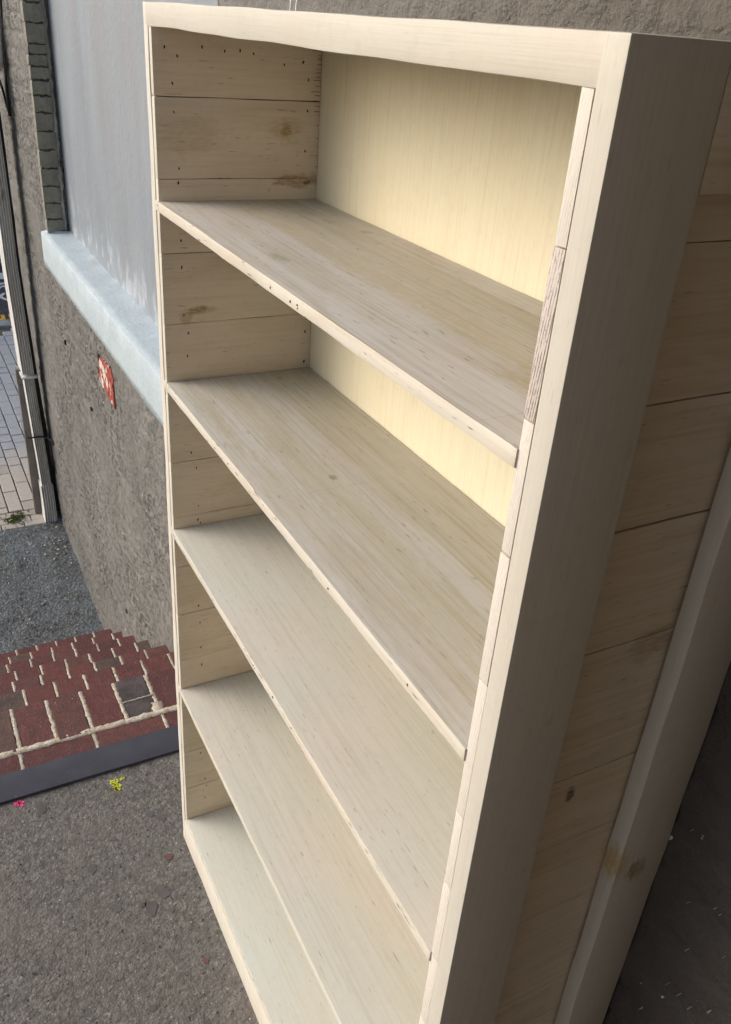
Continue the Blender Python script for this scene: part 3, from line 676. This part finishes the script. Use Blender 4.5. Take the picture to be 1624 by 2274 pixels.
def pipe_seg(name, z0, z1, grow=0.0, bendx=0.0, n=1):
    bm = bmesh.new(); pr = None
    for i in range(n + 1):
        t = i / n; z = z0 + (z1 - z0) * t; sh = bendx * (1 - t) ** 2; g_ = grow
        pf = flute_prof(-0.14 - g_, 0.045 + g_, PY0 - 0.21 - g_, PY1 - 0.21 + g_)
        r = [bm.verts.new((x + sh, y - sh * 0.25 + bow(z), z + 1.21)) for x, y in pf]
        if pr:
            for k in range(len(r)): bm.faces.new((pr[k], pr[(k + 1) % len(r)], r[(k + 1) % len(r)], r[k]))
        else: bm.faces.new(r[::-1])
        pr = r
    bm.faces.new(pr); bmesh.ops.recalc_face_normals(bm, faces=bm.faces[:]); bmesh.ops.triangulate(bm, faces=[f for f in bm.faces if len(f.verts) > 4])
    return link(name, finish(bm, name), dp, [M['pipe']])
pipe_seg('pipe', -0.20, 5.0, n=40); pipe_seg('pipe', -0.98, -0.215, -0.004, n=8); pipe_seg('shoe', -1.25, -0.965, 0.004, 0.035, 6)
def ring(name, z, h, g, mat):
    bm = bmesh.new(); x0, x1, y0, y1 = -0.14 - g, 0.045 + g, PY0 - 0.21 - g, PY1 - 0.21 + g
    b_ = bow(z); box_bm(bm, (x0, y0 + b_, z + 1.21), (x1, y1 + 0.012 + b_, z + 1.21 + h)); return link(name, finish(bm, name), dp, [mat])
ring('bracket', -0.222, 0.012, 0.008, M['paint_white'])
bm = bmesh.new(); tube(bm, [(-0.05, -0.048, 0.60), (0.0, -0.052, 0.602), (0.052, -0.046, 0.600), (0.056, 0.0, 0.603), (0.054, 0.04, 0.598), (0.09, 0.075, 0.59), (0.16, 0.083, 0.585)], 0.006, 6)
link('wire_tie', finish(bm, 'wire_tie'), dp, [M['black']])
bm = bmesh.new(); pr = None
for k in range(50):
    z = -1.18 + 6.18 * (k / 49); ya = PY1 - 0.21 + bow(z) + 0.003; yb_ = ya + 0.013 + 0.008 * max(0, min(1, 0.5 - z))
    r_ = [bm.verts.new((x, y, z + 1.21)) for x, y in ((-0.045, ya), (0.02, ya), (0.02, yb_ + 0.003 * noise.noise(Vector((k * 2.3, 0, 0)))), (-0.045, yb_))]
    if pr:
        for q in range(4): bm.faces.new((pr[q], pr[(q + 1) % 4], r_[(q + 1) % 4], r_[q]))
    pr = r_
bm.faces.new(pr); bmesh.ops.recalc_face_normals(bm, faces=bm.faces[:]); link('gap_shade_strip', finish(bm, 'gap_shade_strip'), dp, [M['black']])  # black strip standing in for the deep shade between pipe and wall
gb = empty('post', 'slim brown grey metal post standing just beyond the downpipe', 'post', (-3.96, 0.2, -1.22))
board('post_body', (-0.02, -0.043, 0), (0.02, 0.035, 0.92), [M['brownmetal']], gb, jit=0.001, bev=0.002)
board('post_cap', (-0.022, -0.046, 0.923), (0.022, 0.037, 1.02), [M['brownmetal']], gb, jit=0.0005, bev=0.003)
# cables high on the wall
cb = empty('wall_cable', 'black cable hanging down the wall above the downpipe at the left edge', 'cable', (-3.6, 0.27, 1.9))
def rel(p): return tuple(a - b for a, b in zip(p, (-3.6, 0.27, 1.9)))
bm = bmesh.new(); tube(bm, [rel(p) for p in [(-3.50, 0.285, 2.3), (-3.54, 0.28, 1.9), (-3.60, 0.275, 1.72), (-3.66, 0.27, 1.60), (-3.70, 0.272, 1.50), (-3.735, 0.275, 1.44)]], 0.0045, 7)
tube(bm, [rel(p) for p in [(-3.50, 0.280, 2.3), (-3.53, 0.275, 1.9), (-3.58, 0.272, 1.75), (-3.63, 0.27, 1.58), (-3.70, 0.276, 1.46), (-3.735, 0.275, 1.43)]], 0.003, 6)
link('cable', finish(bm, 'cable'), cb, [M['black']])
bm = bmesh.new(); tube(bm, [rel(p) for p in [(-3.735, 0.275, 1.44), (-3.745, 0.275, 1.40), (-3.76, 0.276, 1.32), (-3.775, 0.278, 1.245)]], [0.006, 0.008, 0.009, 0.008], 8)
link('sleeve', finish(bm, 'sleeve'), cb, [M['black']])
bm = bmesh.new(); tube(bm, [rel(p) for p in [(-3.95, 0.27, 1.40), (-3.88, 0.272, 1.36), (-3.82, 0.275, 1.29), (-3.78, 0.277, 1.262)]], 0.006, 6)
link('cable', finish(bm, 'cable'), cb, [M['black']])
bm = bmesh.new(); tube(bm, [rel(p) for p in [(-3.78, 0.25, 1.60), (-3.785, 0.25, 1.58), (-3.80, 0.25, 1.52), (-3.81, 0.25, 1.47), (-3.812, 0.25, 1.45)]], [0.012, 0.03, 0.036, 0.03, 0.012], 10)
link('insulator', finish(bm, 'insulator'), cb, [M['paint_white']])
st_ = empty('string', 'two thin white strings hanging on the wall above the bookcase top', 'string', (-0.1, 0.292, 1.8))
for k, dx in enumerate((-0.022, 0.004)):
    bm = bmesh.new(); tube(bm, [(dx + 0.02 * k * 0, -0.004, -0.06), (dx + 0.002, -0.005, 0.0), (dx + 0.004 - k * 0.002, -0.004, 0.012), (dx + 0.003 + k * 0.004, -0.004, 0.03), (dx + 0.008, -0.003, 0.2)], 0.0013, 6)
    link('strand', finish(bm, 'strand'), st_, [M['paint_white']])

# ============================================================ BOOKCASE
H, W, TJ, TI, DB, DR = 1.8, 1.0416, 0.0225, 0.0364, 0.2786, 0.2975
bc = empty('bookcase', 'tall cream whitewashed wooden bookcase with four open shelves against the wall', 'bookcase', (0, 0, 0))
RAIL = 1.769
# stiles
board('stile', (0, 0, 0), (TJ - 0.0006, 0.085, H - 0.0005), [M['stile']], bc, jit=0.0016)
board('stile', (0, 0.22, 0), (TJ - 0.0006, DR, H - 0.012), [M['stile']], bc, jit=0.001)
board('stile', (W - TJ + 0.0011, 0, 0), (W, 0.085, H), [M['stile_right']], bc, jit=0.0, bev=0.0022, bfilt=lambda e: all(v.co.x > W - 0.004 for v in e.verts) or all(v.co.z > H - 0.001 and v.co.y < 0.01 for v in e.verts))
board('stile', (W - TJ + 0.0011, 0.221, 0), (W, DR, H - 0.001), [M['stile_right']], bc, jit=0.0016, bev=0.0024)
# top rail and top board
board('top_rail', (0.0115, 0.0, RAIL), (W - TJ + 0.0011, 0.0225, H), [M['front']], bc, jit=0.0013, bev=0.0022, seg=60, plain_end=True)
board('top_board', (0.0, 0.0235, H - 0.0195), (W - TJ + 0.0004, DR, H - 0.0012), [M['front']], bc, jit=0.001, bev=0.0016, seg=30)
board('side_rail', (W - TJ + 0.001, 0.0858, 1.711), (W - 0.0006, 0.2202, H - 0.0008), [M['side_right']], bc, jit=0.0006, bev=0.001)
board('side_rail', (0.001, 0.0858, 1.711), (TJ - 0.001, 0.2192, H - 0.0205), [M['stile']], bc, jit=0.0006, bev=0.001)
# side boards
zl = [1.7795, 1.676, 1.557, 1.44, 1.32, 1.19, 1.054, 0.936, 0.821, 0.703, 0.583, 0.45, 0.315, 0.199, 0.085, 0.002]
for a, b in zip(zl[1:], zl[:-1]):
    g = random.choice((0.0003, 0.0006, 0.0009))
    board('side_board', (TJ, 0.0012, a + g), (TI + random.uniform(-0.0004, 0.0004), DB - 0.0004, b - 0.0002), [M['side_left'], M['end_left'], M['dark_wood_shade']], bc, jit=0.0009, bev=0.0009, end_mat=1, tongue=((TJ + 0.004, 0.006, a - 0.002), (TI - 0.0035, DB - 0.004, a + 0.003)), wave=14)
zr = [1.7795, 1.6735, 1.548, 1.4315, 1.30, 1.134, 1.03, 0.909, 0.79, 0.67, 0.55, 0.43, 0.31, 0.2, 0.085, 0.002]
for i, (a, b) in enumerate(zip(zr[1:], zr[:-1])):
    g = (0.0007, 0.0010, 0.0019, 0.0004, 0.0008, 0.0003)[i] if i < 6 else random.choice((0.0003, 0.0006))
    rough_ = i == 1
    board('side_board', (W - TI + random.uniform(-0.0012, 0.0004), 0.0014, a + g), (W - TJ - (0.0017 if i < 4 else 0.0009), DB - 0.0004, b - 0.0002), [M['side_right'], M['end_rough'] if rough_ else M['end'], M['dark_wood_shade']], bc, jit=0.0005, bev=0.0007, end_mat=1, tongue=((W - TI + 0.0035, 0.006, a - 0.002), (W - TJ - 0.004, DB - 0.004, a + 0.003)), wave=14)
board('gap_shadow', (W - TJ - 0.0022, 0.0022, 0.6), (W - TJ + 0.002, 0.08, 1.765), [M['dark_wood_shade']], bc, jit=0, bev=0)  # dark strip standing in for the shadow in the gap beside the stile
board('back_panel', (0.004, DB, 0.02), (W - 0.004, DB + 0.006, H - 0.02), [M['back']], bc, jit=0.0008, bev=0.0003, seg=30)
SH = 0.0165
for z, mt, jt in ((1.5238, 'shelf_top', 0.0007), (1.2163, 'shelf_mid', 0.0007), (0.9112, 'shelf_low', 0.0006), (0.5064, 'shelf_low', 0.0005)):
    sh = board('shelf', (TI + 0.0012, -0.0008, z - SH), (W - TI + 0.0008, DB - 0.0020, z), [M[mt], M['white_edge']], bc, jit=jt, bev=0.0016, seg=90, end_mat=1, wave=16)
    board('shelf_tongue', (TJ + 0.0008, -0.0006, z - SH + 0.0004), (TI + 0.0008, 0.03, z - 0.0003), [M['white_edge']], sh, jit=0.0003, bev=0.0006, seg=3)
board('bottom_board', (TI + 0.0005, 0.0008, 0.0965 - SH), (W - TI - 0.0005, DB - 0.0006, 0.0965), [M['shelf_base'], M['white_edge']], bc, jit=0.0007, bev=0.002, seg=50, end_mat=1)
board('plinth_rail', (TJ + 0.0003, 0.0, 0.0), (W - TJ - 0.0003, 0.02, 0.0796), [M['stile']], bc, jit=0.0007, bev=0.0012, seg=50)
# nail heads
nails = [(0.02, 1.743), (0.039, 1.732), (0.078, 1.746), (0.114, 1.742), (0.139, 1.744), (0.161, 1.741), (0.213, 1.728), (0.246, 1.733), (0.256, 1.708), (0.03, 1.695), (0.031, 1.655), (0.256, 1.662), (0.254, 1.6), (0.036, 1.573), (0.034, 1.5515), (0.035, 1.461), (0.035, 1.417), (0.036, 1.335), (0.043, 1.302), (0.04, 1.261), (0.266, 1.286), (0.266, 1.228), (0.041, 1.071), (0.05, 1.038), (0.052, 0.955), (0.05, 0.924), (0.055, 0.916), (0.046, 0.717), (0.048, 0.673), (0.048, 0.607), (0.049, 0.56), (0.04, 0.301), (0.049, 0.214), (0.052, 0.19), (0.047, 0.152)]
bm = bmesh.new()
for y, z in nails:
    x = TI + 0.0008; r = random.uniform(0.0011, 0.0017); n = 7
    ang = random.uniform(-0.5, 0.5)
    def pp(t, dx): 
        a_, b_ = r * 0.9 * math.cos(t) * random.uniform(.8, 1.15), r * 1.9 * math.sin(t) * random.uniform(.8, 1.15)
        return (x + dx, y + a_ * math.cos(ang) - b_ * math.sin(ang), z + a_ * math.sin(ang) + b_ * math.cos(ang))
    fr = [bm.verts.new(pp(2 * math.pi * k / n, 0)) for k in range(n)]; bk = [bm.verts.new((x - 0.004, v_.co.y, v_.co.z)) for v_ in fr]
    bm.faces.new(fr)
    for k in range(n): bm.faces.new((fr[k], bk[k], bk[(k + 1) % n], fr[(k + 1) % n]))
bmesh.ops.recalc_face_normals(bm, faces=bm.faces[:])
o = link('nail_head', finish(bm, 'nail_head'), bc, [M['nail']]); o['kind'] = 'stuff'; o['label'] = 'small dark nail heads in the left side boards'
# comb of saw marks by the back corner
bm = bmesh.new(); z = 1.757
while z > 1.565:
    L = random.choice((0.006, 0.009, 0.012, 0.016)) if z > 1.66 else random.uniform(0.002, 0.005)
    box_bm(bm, (TI - 0.002, DB - 0.001 - L, z), (TI + 0.0010, DB - 0.001, z + random.uniform(0.0005, 0.0010)))
    z -= random.uniform(0.0045, 0.0085) if z > 1.66 else random.uniform(0.012, 0.022)
o = link('saw_mark', finish(bm, 'saw_mark'), bc, [M['sawmark']]); o['kind'] = 'stuff'
# chips on shelf edges
bm = bmesh.new()
for (x, z) in [(0.515, 1.5135), (0.575, 1.514), (0.595, 1.5155), (0.596, 1.512), (0.30, 1.206), (0.36, 1.207), (0.47, 0.905), (0.475, 0.903), (0.55, 0.905), (0.62, 0.9045), (0.71, 1.206), (0.90, 1.209)]:
    r = random.uniform(0.0008, 0.0016); n = 6
    fr = [bm.verts.new((x + 1.3 * r * math.cos(6.283 * k / n) * random.uniform(.6, 1.2), -0.0016, z + r * math.sin(6.283 * k / n))) for k in range(n)]; bk = [bm.verts.new((v_.co.x, 0.001, v_.co.z)) for v_ in fr]
    bm.faces.new(fr[::-1])
    for k in range(n): bm.faces.new((fr[k], fr[(k + 1) % n], bk[(k + 1) % n], bk[k]))
bmesh.ops.recalc_face_normals(bm, faces=bm.faces[:])
o = link('edge_chip', finish(bm, 'edge_chip'), bc, [M['sawmark']]); o['kind'] = 'stuff'

# ============================================================ SMALL THINGS ON THE GROUND
def spots(name, items, z, h, mat, n=18):
    bm = bmesh.new()
    for (x, y, rx, ry) in items:
        ph = random.random() * 50
        f = lambda k: 1 + 0.55 * noise.noise(Vector((1.3 * math.cos(2 * math.pi * k / n), 1.3 * math.sin(2 * math.pi * k / n), ph)))
        prism(bm, [(x + rx * f(k) * math.cos(2 * math.pi * k / n), y + ry * f(k) * math.sin(2 * math.pi * k / n)) for k in range(n)], z, z + h)
    bmesh.ops.recalc_face_normals(bm, faces=bm.faces[:]); return link(name, finish(bm, name), None, [mat])
M['gum'] = plain('old_dark_gum', (0.095, 0.091, 0.090), 0.8, 0.001, 120)
gm = spots('gum_spot', [(-0.1, -0.057, .011, .009), (-0.078, -0.034, .013, .012), (0.007, -0.223, .014, .010), (0.133, -0.09, .020, .014), (0.165, -0.126, .018, .013), (0.150, -0.14, .007, .007), (0.135, -0.195, .012, .008), (0.108, -0.033, .006, .006), (0.16, -0.05, .005, .005), (0.392, -0.186, .009, .007), (0.19, -0.085, .006, .006), (-0.23, -0.30, .02, .012), (0.06, -0.15, .005, .004)], -0.002, 0.0032, M['gum'])
gm['kind'] = 'stuff'; tag(gm, 'flattened dark gum spots on the grey pavement', 'gum')
M['gum2'] = plain('rust_red_spot', (0.13, 0.06, 0.055), 0.8)
g2 = spots('paint_spot', [(0.047, -0.05, .010, .010), (0.34, -0.055, .007, .006)], -0.002, 0.0032, M['gum2']); g2['kind'] = 'stuff'; tag(g2, 'small rust red spots on the pavement beside the bookcase foot', 'stain')
M['yellow'] = plain('neon_yellow_paint', (0.66, 0.70, 0.05), 0.6); M['pink'] = plain('neon_pink_paint', (0.85, 0.07, 0.25), 0.6)
yi = []
for k in range(75):
    t = random.random(); u = random.uniform(-1, 1) * (1 - t * 0.75)
    yi.append((-0.25 + t * 0.042, -0.105 + u * 0.020 - 0.006 * t, random.uniform(.0012, .0036), random.uniform(.0012, .0032)))
ys = spots('paint_splash', yi, -0.002, 0.0036, M['yellow'], 6); tag(ys, 'small neon yellow speckled paint splash below the steel strip', 'paint splash')
ps = spots('paint_splash', [(-0.262 + random.uniform(-.009, .009), -0.348 + random.uniform(-.009, .009), random.uniform(.003, .005), random.uniform(.003, .005)) for _ in range(9)], -0.002, 0.0036, M['pink'], 7); tag(ps, 'tiny neon pink paint splash beside the steel strip at the left edge', 'paint splash')
M['pebble'] = plain('pale_grit', (0.45, 0.43, 0.39), 0.8); M['leaf'] = plain('dry_leaf', (0.42, 0.37, 0.28), 0.7)
def grit(name, n, xr, yr, zf, r0, r1, mat):
    bm = bmesh.new()
    for _ in range(n):
        x, y = random.uniform(*xr), random.uniform(*yr); r = r0 + (r1 - r0) * random.random() ** 3; z = zf(x)
        mt = Matrix.Translation((x, y, z + r * 0.2)) @ Matrix.Rotation(random.random() * 6, 4, (random.random(), random.random(), 1)) @ Matrix.Diagonal((r, r * random.uniform(.5, 1), r * 0.5, 1))
        bmesh.ops.create_icosphere(bm, subdivisions=1, radius=1, matrix=mt)
    o = link(name, finish(bm, name), None, [mat]); o['kind'] = 'stuff'; return o
tag(grit('grit', 420, (-0.26, 1.0), (-1.0, 0.0), lambda x: 0.0, 0.0006, 0.0028, M['pebble']), 'pale grit scattered over the grey pavement', 'grit')
tag(grit('gravel', 900, (-3.7, -2.5), (-0.8, 0.28), lambda x: -1.222 - (x + 3.8) / 1.5 * 0.096, 0.002, 0.009, M['pebble']), 'pale gravel bits in the dark asphalt below the steps', 'gravel')
bm = bmesh.new()
for _ in range(26):
    x = random.uniform(-3.72, -3.35); y = random.uniform(0.12, 0.27) if random.random() < 0.7 else random.uniform(0.0, 0.2); r = random.uniform(0.003, 0.011)
    n = 6; a0 = random.random() * 6; z = -1.243 - (x + 3.8) / 1.5 * 0.096 + 0.028
    top = [bm.verts.new((x + r * math.cos(a0 + k) * (1.6 if k % 3 == 0 else 0.6), y + r * math.sin(a0 + k) * 0.8, z + random.uniform(0, 0.006))) for k in range(n)]
    bot = [bm.verts.new((v_.co.x, v_.co.y, v_.co.z - 0.0015)) for v_ in top]
    bm.faces.new(top); bm.faces.new(bot[::-1])
    for k in range(n): bm.faces.new((top[k], bot[k], bot[(k + 1) % n], top[(k + 1) % n]))
o = link('leaf_litter', finish(bm, 'leaf_litter'), None, [M['leaf']]); o['kind'] = 'stuff'; tag(o, 'dry leaf scraps heaped at the foot of the downpipe', 'leaf litter')
# grass tuft between the pavers
s = NB('grass_green', 0.6); M['grass'] = s.done(s.mix(s.ramp(s.noise(s.obj, 30), 0.3, 0.7), (0.06, 0.10, 0.02), (0.16, 0.20, 0.05)))
bm = bmesh.new()
for _ in range(130):
    x = random.gauss(-0.0, 0.035); y = random.gauss(0, 0.035); a = random.random() * 6.28; L = random.uniform(0.012, 0.035); w_ = 0.0016
    d = Vector((math.cos(a), math.sin(a), 0)); sdd = Vector((-d.y, d.x, 0)) * w_; b0 = Vector((x, y, 0)); 
    p1 = b0 + d * L * 0.4 + Vector((0, 0, L * 0.6)); p2 = b0 + d * L + Vector((0, 0, L * 0.55))
    vs = [bm.verts.new(q) for q in (b0 - sdd, b0 + sdd, p1 + sdd, p2, p1 - sdd)]
    bm.faces.new(vs)
o = link('grass_tuft', finish(bm, 'grass_tuft'), None, [M['grass']], loc=(-3.92, 0.04, -1.224)); tag(o, 'small green grass tuft growing between the pavers left of the downpipe', 'grass'); o['kind'] = 'stuff'
